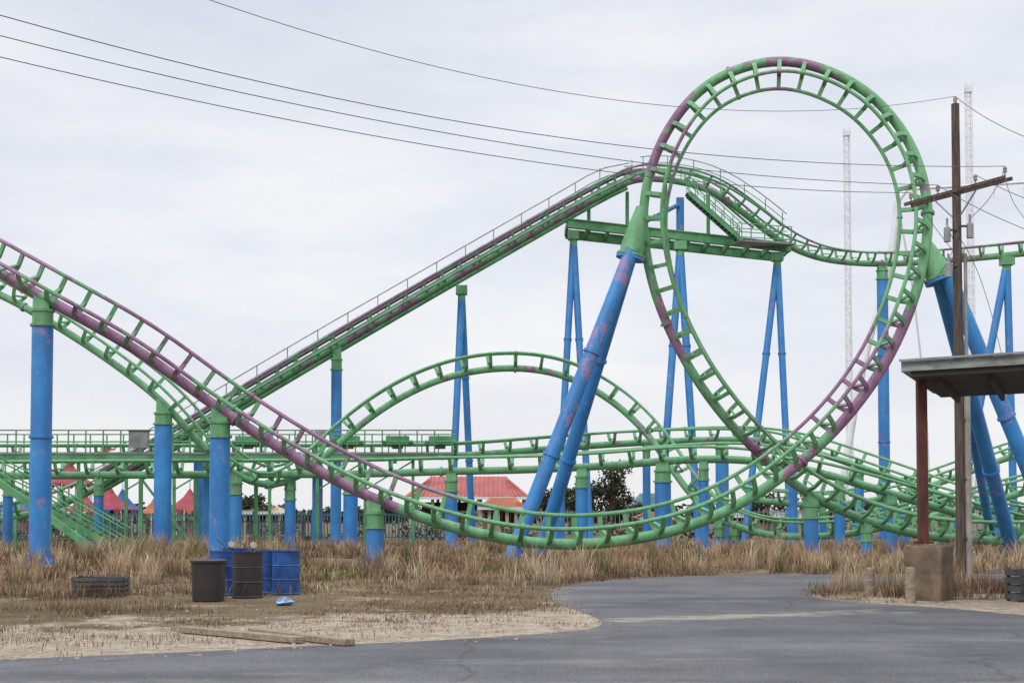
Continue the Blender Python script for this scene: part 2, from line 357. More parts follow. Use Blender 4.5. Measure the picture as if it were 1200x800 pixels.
# ---- supports
sup=MB()
def colp(path,px,r,part=0,cap=0.5,spine=.17):
    """vertical column standing directly under the track spine"""
    i=path.idx(px,part); P_=path.p[i]; top=P_-np.array([0,0,spine+.22]); D=P_[1]; base=np.array([top[0],D,0.0]); hgt=top[2]
    if hgt<.4: return
    cap=min(cap,hgt*.4)
    sup.tube([base,base+[0,0,hgt-cap]],r,M_BLUE,20)
    sup.tube([base+[0,0,hgt-cap],top-[0,0,.04]],r*.98,M_TRACK,20,0.1)
    sup.tube([base+[0,0,hgt-cap-.04],base+[0,0,hgt-cap+.04]],r*1.18,M_TRACK,20,0.1)
    sup.tube([top-[0,0,.08],top],r*1.12,M_TRACK,20,0.1)
    T=nz(path.T[i]*[1,1,0]); s_=r*.8; dz=path.T[i][2]/max(np.linalg.norm(path.T[i][:2]),.2)*s_
    sd=np.array([-T[1],T[0],0]); w_=min(r*.8,.2); vs=[]
    for e_ in(-1,1):
        for q_ in(-1,1): vs.append(top+T*e_*s_+sd*q_*w_)
    for e_ in(-1,1):
        for q_ in(-1,1): vs.append(P_+T*e_*s_+sd*q_*w_*.7+np.array([0,0,e_*dz-.03]))
    sup.add(vs,[(0,2,3,1),(4,5,7,6),(0,1,5,4),(2,6,7,3),(0,4,6,2),(1,3,7,5)],M_TRACK,.1)
    sup.tube([base+[0,0,-.02],base+[0,0,.05]],r*1.7,M_BLUE,20)
    for k in range(8):
        t=k*math.pi/4; q=base+np.array([math.cos(t)*r*1.45,math.sin(t)*r*1.45,.05]); sup.tube([q,q+[0,0,.08]],.03,M_DARK,6)
        sup.beam(base+np.array([math.cos(t+.39)*r*.98,math.sin(t+.39)*r*.98,.16]),base+np.array([math.cos(t+.39)*r*1.55,math.sin(t+.39)*r*1.55,.1]),.02,.2,M_BLUE)
    if hgt>7:
        for z in ([hgt*.5] if hgt<12 else [hgt*.36,hgt*.68]): sup.tube([base+[0,0,z-.04],base+[0,0,z+.04]],r*1.15,M_BLUE,20)
    sup.box(base+[0,0,-.08],(r*4,r*4,.2),M_CONC)
def leg(top,base,r,capl=0.0):
    top=np.array(top);base=np.array(base); d=nz(top-base); L=np.linalg.norm(top-base)
    sup.tube([base,top-d*capl],r,M_BLUE,18)
    if capl: sup.tube([top-d*capl,top],r*1.02,M_TRACK,18,0.1)
    sup.tube([base-[0,0,.02],base+[0,0,.06]],r*1.9,M_BLUE,16); sup.box(base+[0,0,-.08],(r*5,r*5,.2),M_CONC)
    for fr in((.33,.66) if L>12 else(.5,)):
        q=base+d*L*fr; sup.tube([q-d*.05,q+d*.05],r*1.2,M_BLUE,18)
for px,r,pt_ in((46,.33,1),(256,.33,1),(443,.28,1),(888,.26,1),(992,.27,1),(951,.28,2),(1015,.22,2),(1150,.26,2)): colp(A,px,r,pt_)
for px,r in((192,.38),(274,.3),(340,.25),(838,.25),(908,.26),(1105,.25),(862,.2)): colp(B,px,r)
for px,r in((413,.33),(527,.28),(683,.28),(780,.36),(822,.22),(978,.22),(1046,.28),(10,.22),(120,.22),(1180,.24)): colp(Dp,px,r)
for px,r in((240,.25),(370,.26),(850,.34),(760,.2),(660,.2),(925,.22),(1010,.24),(1120,.22)): colp(E,px,r)
for px,r in((1062,.25),(1165,.25),(960,.2)): colp(Fp,px,r)
colp(C,397,.30,0,.6,.5); colp(C,1036,.36,0,.6,.2); colp(C,235,.26,0,.5,.5)
def aframe(tx,ty,D,b1,b2,r,D1=None,D2=None):
    t=W(tx,ty,D)
    leg(t,F(b1,D1 or D),r,.5); leg(t,F(b2,D2 or D),r,.5)
    sup.box(t+[0,0,.1],(r*3.2,r*3.2,.5),M_TRACK,a=.1)
aframe(541,342,80.8,528,554,.20,79,83)
for dy in(-1.5,1.5):
    aframe(672,278,84+dy,652,692,.2,84+dy*2.2,84+dy*2.2)
    aframe(797,290,84.8+dy,772,819,.22,84.8+dy*2.2,84.8+dy*2.2)
    aframe(911,303,86.4+dy,872,927,.2,86.4+dy*2,86.4+dy*2)
sup.tube([W(797,288,84.8),W(797,232,84.8)],.24,M_BLUE,14)
leg(W(795,240,84.5),W(740,268,84)+[0,0,0],.13)
aframe(1180,308,90,1118,1189,.24)
La=W(741,292,51); Ra=W(1098,318,48.2)
leg(La-[0,.25,0],F(598,50),.27,.12); leg(La+[0,.45,0],F(632,56),.27,.12)
leg(Ra-[0,.1,0],F(1188,56),.27,.12); leg(Ra+[.2,-.3,0],F(1250,49),.27,.12)
leg(W(1126,430,50),F(1165,60),.18)
for P_,q_ in((La,W(752,243,51)),(Ra,W(1086,286,48.3))):
    d=nz(q_-P_)
    sup.tube([P_-d*.3,P_+d*.1,P_+(q_-P_)*.6,q_],[.44,.44,.32,.20],M_TRACK,18,.1)
    sup.tube([P_-d*.38,P_-d*.28],.53,M_BLUE,18); sup.tube([P_-d*.26,P_-d*.18],.53,M_TRACK,18,.1)
sup.obj("support_columns",coaster)
# ---------------------------------------------------------------- ground
def chaikin(p,n=2):
    p=[np.array(q[:2],float) for q in p]
    for _ in range(n):
        o=[]
        for i in range(len(p)):
            a=p[i];b=p[(i+1)%len(p)]; o+= [a*.75+b*.25,a*.25+b*.75]
        p=o
    return np.array(p)
road_raw=[(-45,-7.5,0),G(-300,790),G(0,772),G(200,765),G(350,757),G(480,752),G(600,745),G(690,738),G(710,730),G(692,720),G(655,708),G(641,697),G(655,687),G(700,680),G(780,675.5),G(880,673),G(960,672.5),G(1150,672),G(1500,670),
 G(1500,685),G(1150,686),G(985,684),G(950,688),G(946,695),G(960,702),G(1010,706),G(1080,710),G(1200,720),G(1500,752),(45,-8,0),(45,-20,0),(-45,-20,0)]
road=chaikin(road_raw,3)
rr=[]
for i in range(len(road)):
    a=road[i];b=road[(i+1)%len(road)]; L=np.linalg.norm(b-a); n=max(1,int(L/0.2)) if a[1]>8 and abs(a[0])<25 else 1
    for k in range(n):
        q=a+(b-a)*k/n; rr.append(q+rng.normal(0,0.05,2)*(n>1))
road=np.array(rr)
def inside(poly,x,y):
    x=np.asarray(x);y=np.asarray(y); c=np.zeros(x.shape,bool); n=len(poly); j=n-1
    for i in range(n):
        xi,yi=poly[i];xj,yj=poly[j]
        if yi!=yj: c^=((yi>y)!=(yj>y))&(x<(xj-xi)*(y-yi)/(yj-yi)+xi)
        j=i
    return c
def ground_mat():
    m,nt,b=newmat("dry_soil_and_sand"); p=pos(nt)
    sx=N(nt,'ShaderNodeSeparateXYZ'); nt.links.new(p,sx.inputs[0])
    base=ramp(nt,noise(nt,p,0.35,8,0.7),[(0.3,(0.10,0.075,0.045)),(0.5,(0.20,0.145,0.09)),(0.7,(0.30,0.23,0.155))])
    gr=ramp(nt,noise(nt,p,0.12,5,0.6),[(0.45,0.0),(0.6,0.5)])
    base=mix(nt,gr,base,(0.10,0.10,0.045))
    sand=ramp(nt,noise(nt,p,2.2,8,0.75),[(0.3,(0.28,0.22,0.155)),(0.5,(0.46,0.385,0.295)),(0.72,(0.60,0.53,0.43))])
    d=math_(nt,'SUBTRACT',sx.outputs['Y'],math_(nt,'MULTIPLY',sx.outputs['X'],0.52))
    f=math_(nt,'SUBTRACT',1.0,math_(nt,'DIVIDE',math_(nt,'SUBTRACT',d,21.0),5.5))
    f=math_(nt,'ADD',f,math_(nt,'MULTIPLY',math_(nt,'SUBTRACT',noise(nt,p,0.6,7,0.7),0.5),3.4))
    f=ramp(nt,f,[(0.3,0.0),(0.7,1.0)])
    f=math_(nt,'MULTIPLY',f,math_(nt,'LESS_THAN',sx.outputs['Y'],42.0))
    f2=ramp(nt,noise(nt,p,0.45,6,0.7),[(0.57,0.0),(0.65,0.85)])
    f=math_(nt,'MAXIMUM',f,f2)
    c=mix(nt,f,base,sand)
    lit=ramp(nt,noise(nt,p,5.5,7,0.8),[(0.5,0.0),(0.62,0.6)]); c=mix(nt,lit,c,(0.15,0.105,0.07))
    fine=ramp(nt,noise(nt,p,14,4,0.8),[(0.3,0.5),(0.6,1.1)])
    c=mix(nt,1.0,c,fine,'MULTIPLY')
    nt.links.new(c,b.inputs['Base Color']); b.inputs['Roughness'].default_value=0.95; b.inputs['Specular IOR Level'].default_value=0.1
    bump(nt,b,noise(nt,p,6,8,0.75),0.8,0.08)
    return m
def road_mat():
    m,nt,b=newmat("asphalt"); p=pos(nt)
    sx=N(nt,'ShaderNodeSeparateXYZ'); nt.links.new(p,sx.inputs[0])
    c=ramp(nt,noise(nt,p,0.5,8,0.7),[(0.3,(0.078,0.079,0.086)),(0.7,(0.138,0.138,0.146))])
    big=ramp(nt,noise(nt,vmul(nt,p,(.3,1,1)),0.45,4,0.6),[(0.35,0.72),(0.65,1.2)]); c=mix(nt,1.0,c,big,'MULTIPLY')
    sp_=ramp(nt,noise(nt,p,38,3,0.8),[(0.35,0.5),(0.65,1.5)]); c=mix(nt,1.0,c,sp_,'MULTIPLY')
    v=N(nt,'ShaderNodeTexVoronoi',feature='DISTANCE_TO_EDGE'); v.inputs['Scale'].default_value=0.16
    wv=N(nt,'ShaderNodeVectorMath',operation='ADD'); nn=N(nt,'ShaderNodeTexNoise'); nn.inputs['Scale'].default_value=0.7; nn.inputs['Detail'].default_value=6
    nt.links.new(p,nn.inputs['Vector']); nt.links.new(p,wv.inputs[0]); nt.links.new(nn.outputs['Color'],wv.inputs[1]); nt.links.new(wv.outputs[0],v.inputs['Vector'])
    cr=ramp(nt,v.outputs['Distance'],[(0.002,0.4),(0.007,0.0)]); c=mix(nt,cr,c,(0.035,0.035,0.038))
    band=math_(nt,'ABSOLUTE',math_(nt,'SUBTRACT',sx.outputs['Y'],math_(nt,'ADD',21.0,math_(nt,'MULTIPLY',sx.outputs['X'],0.42))))
    band=math_(nt,'SUBTRACT',1.0,math_(nt,'DIVIDE',band,0.8))
    xm=math_(nt,'SUBTRACT',1.0,math_(nt,'DIVIDE',math_(nt,'ABSOLUTE',math_(nt,'SUBTRACT',sx.outputs['X'],3.4)),4.0))
    n=noise(nt,vmul(nt,p,(.8,1.6,1)),1.3,9,0.75)
    s=math_(nt,'ADD',math_(nt,'MINIMUM',band,xm),math_(nt,'MULTIPLY',math_(nt,'SUBTRACT',n,0.5),3.2))
    f=ramp(nt,s,[(0.3,0.0),(0.85,0.75)])
    b2=math_(nt,'SUBTRACT',1.0,math_(nt,'DIVIDE',math_(nt,'ABSOLUTE',math_(nt,'SUBTRACT',sx.outputs['Y'],13.4)),0.6))
    s2=math_(nt,'ADD',b2,math_(nt,'MULTIPLY',math_(nt,'SUBTRACT',n,0.55),2.4)); f=math_(nt,'MAXIMUM',f,ramp(nt,s2,[(0.4,0.0),(0.9,0.5)]))
    # sand thrown over the edge from the left shoulder, fading out along +X
    dd=math_(nt,'SUBTRACT',sx.outputs['Y'],math_(nt,'ADD',18.9,math_(nt,'MULTIPLY',sx.outputs['X'],0.57)))
    dd=math_(nt,'MINIMUM',math_(nt,'MULTIPLY',dd,.9),math_(nt,'MULTIPLY',math_(nt,'SUBTRACT',1.4,sx.outputs['X']),0.8))
    s3=math_(nt,'ADD',dd,math_(nt,'MULTIPLY',math_(nt,'SUBTRACT',n,0.45),2.5))
    f=math_(nt,'MAXIMUM',f,ramp(nt,s3,[(0.2,0.0),(1.0,0.5)]))
    f=math_(nt,'MAXIMUM',f,ramp(nt,noise(nt,vmul(nt,p,(.5,1,1)),0.5,9,0.75),[(0.54,0.0),(0.70,0.38)]))
    c=mix(nt,f,c,(0.36,0.31,0.25))
    nt.links.new(c,b.inputs['Base Color']); b.inputs['Roughness'].default_value=0.85; b.inputs['Specular IOR Level'].default_value=0.25
    bump(nt,b,noise(nt,p,40,4,0.8),0.5,0.012)
    return m
M_GROUND=ground_mat(); M_ROAD=road_mat()
mb=MB(); mb.add([(-3000,-200,0),(3000,-200,0),(3000,5000,0),(-3000,5000,0)],[(0,1,2,3)],M_GROUND); mb.obj("ground")
mb=MB(); n=len(road); mb.add([(q[0],q[1],0.004) for q in road],[tuple(range(n))],M_ROAD)
ro=mb.obj("road")
if ro.data.polygons[0].normal.z<0: ro.data.flip_normals()
# ---------------------------------------------------------------- grass
def blades_mesh(name,P,hgt,wid,lean,col,mat):
    n=len(P); ang=rng.uniform(0,2*math.pi,n); d=np.column_stack([np.cos(ang),np.sin(ang),np.zeros(n)])
    la=rng.uniform(0,2*math.pi,n); l=np.column_stack([np.cos(la),np.sin(la),np.zeros(n)])*lean[:,None]
    up=np.zeros((n,3)); up[:,2]=hgt
    w=wid[:,None]*d
    v=np.empty((n,5,3)); v[:,0]=P-w; v[:,1]=P+w; mid=P+up*.55+l*.35; v[:,2]=mid-w*.85; v[:,3]=mid+w*.85; v[:,4]=P+up+l
    me=bpy.data.meshes.new(name); me.vertices.add(n*5); me.vertices.foreach_set('co',v.ravel())
    loops=(np.array([0,1,3,2,2,3,4])[None]+5*np.arange(n)[:,None]).ravel()
    me.loops.add(len(loops)); me.loops.foreach_set('vertex_index',loops.astype(np.int32))
    me.polygons.add(2*n); st=np.column_stack([7*np.arange(n),7*np.arange(n)+4]).ravel(); me.polygons.foreach_set('loop_start',st.astype(np.int32))
    me.update(calc_edges=True); me.validate()
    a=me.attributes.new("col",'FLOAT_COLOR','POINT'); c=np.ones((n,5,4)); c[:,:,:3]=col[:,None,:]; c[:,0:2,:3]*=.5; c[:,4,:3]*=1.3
    a.data.foreach_set('color',np.clip(c,0,1).astype(np.float32).ravel())
    me.materials.append(mat); o=bpy.data.objects.new(name,me); scene.collection.objects.link(o); return o
def vnoise(x,y,s,seed):
    r=np.random.default_rng(seed); g=r.random((64,64)); x=x/s+1000;y=y/s+1000
    xi=np.floor(x).astype(int);yi=np.floor(y).astype(int); fx=x-xi;fy=y-yi; fx=fx*fx*(3-2*fx);fy=fy*fy*(3-2*fy)
    q=lambda a,b:g[a%64,b%64]
    return (q(xi,yi)*(1-fx)+q(xi+1,yi)*fx)*(1-fy)+(q(xi,yi+1)*(1-fx)+q(xi+1,yi+1)*fx)*fy
pal=np.array([(0.42,0.30,0.18),(0.32,0.215,0.13),(0.22,0.145,0.09),(0.135,0.08,0.055),(0.52,0.41,0.28),(0.13,0.15,0.05)])
drum_c=G(290,700)
def grass(name,nc,per,yr,density,hfun,colw,wid=(0.004,0.010),spread=.15):
    y=rng.uniform(yr[0]**.5,yr[1]**.5,nc)**2; half=y*0.40+2; x=rng.uniform(-1,1,nc)*half
    d=density(x,y); k=(rng.random(nc)<d)&~inside(road,x,y)
    k&=~((np.abs(x-drum_c[0])<1.6)&(y>drum_c[1]-2.6)&(y<drum_c[1]+.6)&(rng.random(nc)<.93)); x=x[k];y=y[k]
    hc=hfun(x,y)*rng.uniform(.6,1.3,len(x)); m=len(x)
    cx=np.repeat(x,per)+rng.normal(0,spread,m*per); cy=np.repeat(y,per)+rng.normal(0,spread,m*per)
    h=np.repeat(hc,per)*rng.uniform(.4,1.2,m*per)
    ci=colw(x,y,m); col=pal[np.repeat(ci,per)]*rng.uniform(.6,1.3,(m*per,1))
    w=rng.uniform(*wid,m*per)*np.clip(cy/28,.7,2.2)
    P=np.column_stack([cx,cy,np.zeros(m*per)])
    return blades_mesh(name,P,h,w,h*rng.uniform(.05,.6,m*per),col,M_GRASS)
def dens1(x,y):
    n=vnoise(x,y,3.5,1)*.5+vnoise(x,y,1.1,2)*.5
    e=np.clip((y-0.52*x-28)/9,0,1); e=np.where(x>6,1.0,e)
    return np.clip((n-.38)*3.0,0,1)*e
def h1(x,y): return np.clip(.13+.34*vnoise(x,y,3.0,5)**1.3+.06*np.clip((y-38)/12,0,1),.10,.6)
def cw1(x,y,m):
    g=vnoise(x,y,5,9); r=rng.random(m)
    c=rng.choice([0,1,2,3,4],m,p=[.3,.25,.15,.1,.2]); c=np.where((g>.62)&(r<.6),5,c); c=np.where((vnoise(x,y,3,12)>.6)&(r<.7),rng.choice([2,3],m),c); return c
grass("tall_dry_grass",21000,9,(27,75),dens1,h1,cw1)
# tussocks: separate taller clumps with pale seed heads
def dens3(x,y):
    n=vnoise(x,y,4.5,41); e=np.clip((y-0.52*x-30)/6,0,1); e=np.where(x>6,1.0,e)
    return np.clip((n-.42)*2.2,0,.8)*e
grass("broomsedge_tussocks",1900,34,(29,62),dens3,lambda x,y:.55+.35*vnoise(x,y,6,44),lambda x,y,m:rng.choice([0,1,2,4,5],m,p=[.34,.2,.12,.28,.06]),(.004,.008),.11)
def dens2(x,y):
    n=vnoise(x,y,1.6,21)*.5+vnoise(x,y,.5,22)*.5; d=y-0.52*x
    return np.clip((n-.42)*2.6,0,1)*np.clip((d-18.6)/6.5,0.07,1)*(x<8)
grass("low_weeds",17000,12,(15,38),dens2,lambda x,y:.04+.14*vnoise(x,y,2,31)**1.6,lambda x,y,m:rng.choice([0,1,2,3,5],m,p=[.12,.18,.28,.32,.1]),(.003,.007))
# ---------------------------------------------------------------- trees
def leafquads(mb_cols,verts,faces,cen,rad,n,size,base):
    for _ in range(n):
        d=rng.normal(0,1,3); d/=np.linalg.norm(d); r=rng.random()**.45
        p=np.array(cen)+d*r*np.array(rad); a=nz(rng.normal(0,1,3)); b=nz(np.cross(a,rng.normal(0,1,3)))
        s=size*rng.uniform(.6,1.3); o=len(verts)
        verts+= [p-a*s-b*s*.5,p+a*s-b*s*.5,p+a*s*.6+b*s*.7,p-a*s*.6+b*s*.7]; faces.append((o,o+1,o+2,o+3))
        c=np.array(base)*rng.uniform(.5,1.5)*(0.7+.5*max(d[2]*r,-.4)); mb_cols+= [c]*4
def leafobj(name,verts,faces,cols,parent=None):
    me=bpy.data.meshes.new(name); me.from_pydata([tuple(v) for v in verts],[],faces)
    a=me.attributes.new("col",'FLOAT_COLOR','POINT'); c=np.ones((len(verts),4)); c[:,:3]=np.clip(cols,0,1); a.data.foreach_set('color',c.astype(np.float32).ravel())
    me.materials.append(M_LEAF); o=bpy.data.objects.new(name,me); scene.collection.objects.link(o)
    if parent: o.parent=parent
    return o
def tree(px,D,h,w,base=(0.06,0.075,0.04),nl=1800):
    e=empty("tree"); b=F(px,D); mb=MB(); mb.tube([b,b+[0.1,0,h*.35],b+[-.05,0,h*.7]],[.16,.11,.05],M_BARKT,8)
    V=[];Fc=[];Cc=[]
    for k in range(13):
        a=rng.uniform(0,6.28); q=b+np.array([math.cos(a)*w*.38*rng.random()**.5,math.sin(a)*w*.38,h*rng.uniform(.32,.88)])
        mb.tube([b+[0,0,h*.3],(b+[0,0,h*.35]+q)/2,q],[.06,.04,.02],M_BARKT,5)
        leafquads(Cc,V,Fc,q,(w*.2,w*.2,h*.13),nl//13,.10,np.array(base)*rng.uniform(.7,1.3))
    mb.obj("trunk",e); leafobj("crown",V,Fc,Cc,e)
for t in [(716,112,6.0,4.0),(694,116,4.8,3.6),(667,110,3.8,3.2),(648,118,4.0,3.2),(735,118,3.6,3.0),(300,120,3.4,3.5),(450,122,3.6,3.4),(900,125,3.6,4),(1090,125,3.8,4),(1000,128,3.4,4)]: tree(*t)
V=[];Fc=[];Cc=[]
for x in np.arange(-150,150,1.7):
    h=rng.uniform(2.2,4.6)*(0.75+.5*vnoise(np.array([x]),np.array([0.]),14,3)[0]); 
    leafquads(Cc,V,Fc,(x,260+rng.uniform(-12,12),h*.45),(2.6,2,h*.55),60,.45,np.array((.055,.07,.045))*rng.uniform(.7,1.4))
leafobj("distant_treeline",V,Fc,Cc)
V=[];Fc=[];Cc=[]
for x in np.arange(-45,48,.7):
    if rng.random()<.25: continue
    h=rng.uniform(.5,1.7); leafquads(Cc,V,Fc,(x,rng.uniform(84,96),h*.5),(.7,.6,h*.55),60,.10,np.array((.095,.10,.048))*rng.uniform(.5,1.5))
leafobj("scrub_bushes",V,Fc,Cc)
# ---------------------------------------------------------------- background park
def pavilion(px0,px1,pyr,pye,D,dep,roof,name,ridge=.6,walls=True):
    e=empty(name); a=F(px0,D);b=F(px1,D); ze=W(px0,pye,D)[2]; zr=W(px0,pyr,D+dep/2)[2]
    mb=MB(); x0,x1=a[0],b[0]; cx=(x0+x1)/2; rw=(x1-x0)*ridge/2; y0,y1=D,D+dep; ym=D+dep/2
    vs=[(x0,y0,ze),(x1,y0,ze),(x1,y1,ze),(x0,y1,ze),(cx-rw,ym,zr),(cx+rw,ym,zr)]
    mb.add(vs,[(0,1,5,4),(1,2,5),(2,3,4,5),(3,0,4),(3,2,1,0)],roof)
    for t in np.linspace(.04,.96,26):
        xx=x0+(x1-x0)*t; tx=min(max(xx,cx-rw),cx+rw); mb.beam((xx,y0-.01,ze+.03),(tx,ym,zr+.03) ,.05,.05,roof)
    mb.beam((x0,y0-.02,ze-.08),(x1,y0-.02,ze-.08),.08,.18,M_WHITE)
    mb.obj("roof",e); mb=MB()
    for t in np.linspace(.05,.95,6):
        xx=x0+(x1-x0)*t
        for yy in(y0+.4,y1-.4): mb.box((xx,yy,ze/2),(.22,.22,ze-.02),M_WALL); mb.box((xx,yy,.35),(.4,.4,.7),M_CONC)
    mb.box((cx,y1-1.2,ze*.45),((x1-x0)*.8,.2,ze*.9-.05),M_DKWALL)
    mb.box((cx,y0+.8,.55),((x1-x0)*.86,.12,1.0),M_WALL)
    mb.obj("posts_and_counter",e)
pavilion(472,622,558,582,100,8,M_RED,"picnic_pavilion")
pavilion(560,618,583,594,96,5,M_TENTO,"food_stand",.5)
pavilion(742,790,578,592,120,6,M_TEAL,"ticket_booth",.5)
pavilion(745,800,600,606,108,5,M_RED,"snack_kiosk",.5)
pavilion(255,330,592,601,118,7,M_WALL,"park_shed",.6)
pavilion(860,960,596,604,130,7,M_GREY,"park_shed",.6)
pavilion(-60,60,588,600,125,7,M_TEAL,"park_shed",.6)
def tent(px,D,r,zt,ze,m,wall):
    e=empty("carnival_tent"); c=F(px,D); mb=MB(); n=16; vs=[];fs=[]
    prof=[(0.03,zt),(.25,ze+(zt-ze)*.62),(.6,ze+(zt-ze)*.26),(1,ze)]
    for rr_,z in prof:
        for k in range(n):
            t=2*math.pi*k/n; sc=1.0 if k%2 else .95; vs.append((c[0]+math.cos(t)*r*rr_*sc,c[1]+math.sin(t)*r*rr_*sc,z))
    for i in range(3):
        for k in range(n):
            mb.add([vs[i*n+k],vs[i*n+(k+1)%n],vs[(i+1)*n+(k+1)%n],vs[(i+1)*n+k]],[(0,1,2,3)],m)
    for k in range(n):
        t0=2*math.pi*k/n;t1=2*math.pi*(k+1)/n; tm=(t0+t1)/2
        mb.add([(c[0]+math.cos(t0)*r,c[1]+math.sin(t0)*r,ze+.02),(c[0]+math.cos(t1)*r,c[1]+math.sin(t1)*r,ze+.02),(c[0]+math.cos(tm)*r,c[1]+math.sin(tm)*r,ze-.45)],[(0,1,2)],m if k%2 else wall)
    mb.obj("canopy",e); mb=MB(); mb.tube([c,c+[0,0,zt+.7]],.07,M_WHITE,8)
    for k in range(0,n,2):
        t=2*math.pi*k/n; q=c+np.array([math.cos(t)*r*.94,math.sin(t)*r*.94,0]); mb.tube([q,q+[0,0,ze]],.06,M_WHITE,6)
    mb.tube([c,c+[0,0,1.1]],r*.5,wall,12)
    mb.obj("poles_and_counter",e)
tent(127,112,2.0,4.0,2.0,M_TENTR,M_TENTB); tent(143,114,1.5,3.7,2.0,M_TENTB,M_TENTR); tent(80,118,2.0,6.2,4.2,M_TENTR,M_TENTO)
tent(182,116,1.4,3.2,1.7,M_TENTO,M_TENTR); tent(222,110,1.9,3.6,2.0,M_TENTR,M_TENTO); tent(98,110,1.6,3.4,1.8,M_TENTR,M_WHITE); tent(30,116,2.0,3.6,2.0,M_TENTB,M_TENTO)
for px,py in((122,522),(190,508),(57,548)):
    e=empty("flag_pole"); mb=MB(); t=W(px,py,115); mb.tube([(t[0],115,0),t],.07,M_TENTO,8); mb.obj("pole",e)
    mb=MB(); mb.add([t,t-[0,0,.6],t+[1.0,0,-.3]],[(0,1,2)],M_TENTR); mb.obj("pennant",e)
def fence(name,D,x0,x1,h,mat,gap,pick=0.03):
    mb=MB()
    for z in(.2,h-.1): mb.beam((x0,D,z),(x1,D,z),.05,.06,mat)
    for x in np.arange(x0,x1,gap): mb.beam((x,D-.03,0),(x,D-.03,h),pick,pick,mat)
    for x in np.arange(x0,x1,3.0): mb.beam((x,D,0),(x,D,h+.15),.1,.1,mat)
    mb.obj(name)
fence("picket_fence",88,-34,-4,1.7,M_TEAL,.2,.06); fence("picket_fence",82,-36,-8,1.3,M_DARK,.18,.035)
fence("picket_fence",98,-4,60,1.9,M_GREY,.3,.05)
def tower(px,pt,D,w):
    e=empty("drop_tower"); b=F(px,D); z=W(px,pt,D)[2]; mb=MB()
    for dx,dy in((-1,-1),(1,-1),(1,1),(-1,1)): mb.beam(b+[dx*w/2,dy*w/2,0],b+[dx*w/2,dy*w/2,z],.12,.12,M_WHITE)
    st=w*1.3; k=0; zz=0
    while zz<z-st:
        for dy in(-1,1):
            s1=1 if k%2 else -1; mb.beam(b+[-s1*w/2,dy*w/2,zz],b+[s1*w/2,dy*w/2,zz+st],.07,.07,M_WHITE); mb.beam(b+[-w/2,dy*w/2,zz],b+[w/2,dy*w/2,zz],.07,.07,M_WHITE)
        zz+=st;k+=1
    mb.obj("lattice_mast",e); mb=MB(); mb.box(b+[0,0,z*.985],(w*1.3,w*1.3,z*.012),M_WHITE); mb.box(b+[0,0,.6],(w*2,w*2,1.2),M_CONC); mb.obj("head_and_base",e)
tower(997,150,210,.75); tower(1142,98,215,.8)
e=empty("giant_swing_ride"); mb=MB()
pts=[W(*q) for q in((1052,236,180),(1046,290,180),(1034,345,180),(1018,400,180),(1003,470,180),(990,550,180),(984,628,180))]
mb.tube(pts,.45,M_WHITE,10); mb.tube([W(1060,222,180),W(1300,208,180)],.2,M_WHITE,8); mb.tube([W(1052,236,180),W(1062,222,180)],.3,M_WHITE,8)
pts=[W(*q) for q in((1052,236,186),(1070,340,188),(1085,470,190),(1092,630,190))]; mb.tube(pts,.14,M_WHITE,8)
for px in(1110,1165,1200): mb.tube([W(px,219,180),W(px,232,180)],.06,M_WHITE,6)
mb.obj("swing_frame",e)
# ---------------------------------------------------------------- utility pole, wires
PD=36.0
def upole(base,top_z,arm_dir,arm_z,lean=(0,0)):
    e=empty("utility_pole"); b=np.array(base); t=b+np.array([lean[0],lean[1],top_z]); mb=MB()
    mb.tube([b-[0,0,.2],b*.5+t*.5,t],[.135,.12,.10],M_WOODP,14); mb.obj("pole",e)
    mb=MB(); c=b+np.array([lean[0]*.8,lean[1]*.8,arm_z]); ad=nz(arm_dir); pr=np.array([-ad[1],ad[0],0])
    pins=[]
    for s in(-.13,.13): mb.beam(c-ad*1.6+pr*s,c+ad*1.6+pr*s,.06,.085,M_WOODP)
    for s in(-1,1): mb.beam(c+ad*.75*s-pr*.05,c-[0,0,.75],.03,.03,M_GREY)
    mb.obj("crossarm",e); mb=MB()
    for k in(-1.5,-.6,.6,1.5):
        q=c+ad*k+[0,0,.05]; mb.tube([q,q+[0,0,.1],q+[0,0,.12],q+[0,0,.17],q+[0,0,.2],q+[0,0,.26]],[.02,.02,.06,.04,.055,.03],M_CONC,10); pins.append(q+[0,0,.26])
    q=t; mb.tube([q,q+[0,0,.12],q+[0,0,.2]],[.03,.06,.03],M_CONC,8); pins.append(t+[0,0,.2])
    mb.obj("insulators",e); return e,pins
pb=F(1127,PD); pt=W(1127,225,PD)
e1,pins=upole(pb,W(1123,122,PD)[2],W(1175,213,35)-W(1075,240,37.3),pt[2])
mb=MB(); mb.tube([pb+[.17,-.1,0],pb+[.17,-.1,pt[2]-1.6]],.045,M_GREY,8)
for z in(1,2.5,4,5.5): mb.box(pb+[.13,-.1,z],(.16,.12,.05),M_DARK)
mb.tube([pb+[.17,-.1,0],pb+[.17,-.1,4.6]],.08,M_CONC,8); mb.obj("conduit",e1)
mb=MB()
for dx,z in((-.28,pt[2]-1.0),(-.26,pt[2]-1.9),(.3,pt[2]-.9)):
    mb.tube([pb+[dx,-.1,z-.3],pb+[dx,-.1,z+.05],pb+[dx,-.1,z+.1],pb+[dx,-.1,z+.3]],[.09,.09,.03,.03],M_GREY,8); mb.beam(pb+[dx,-.1,z],pb+[0,-.1,z],.05,.05,M_DARK)
mb.obj("cutouts",e1)
wm=MB()
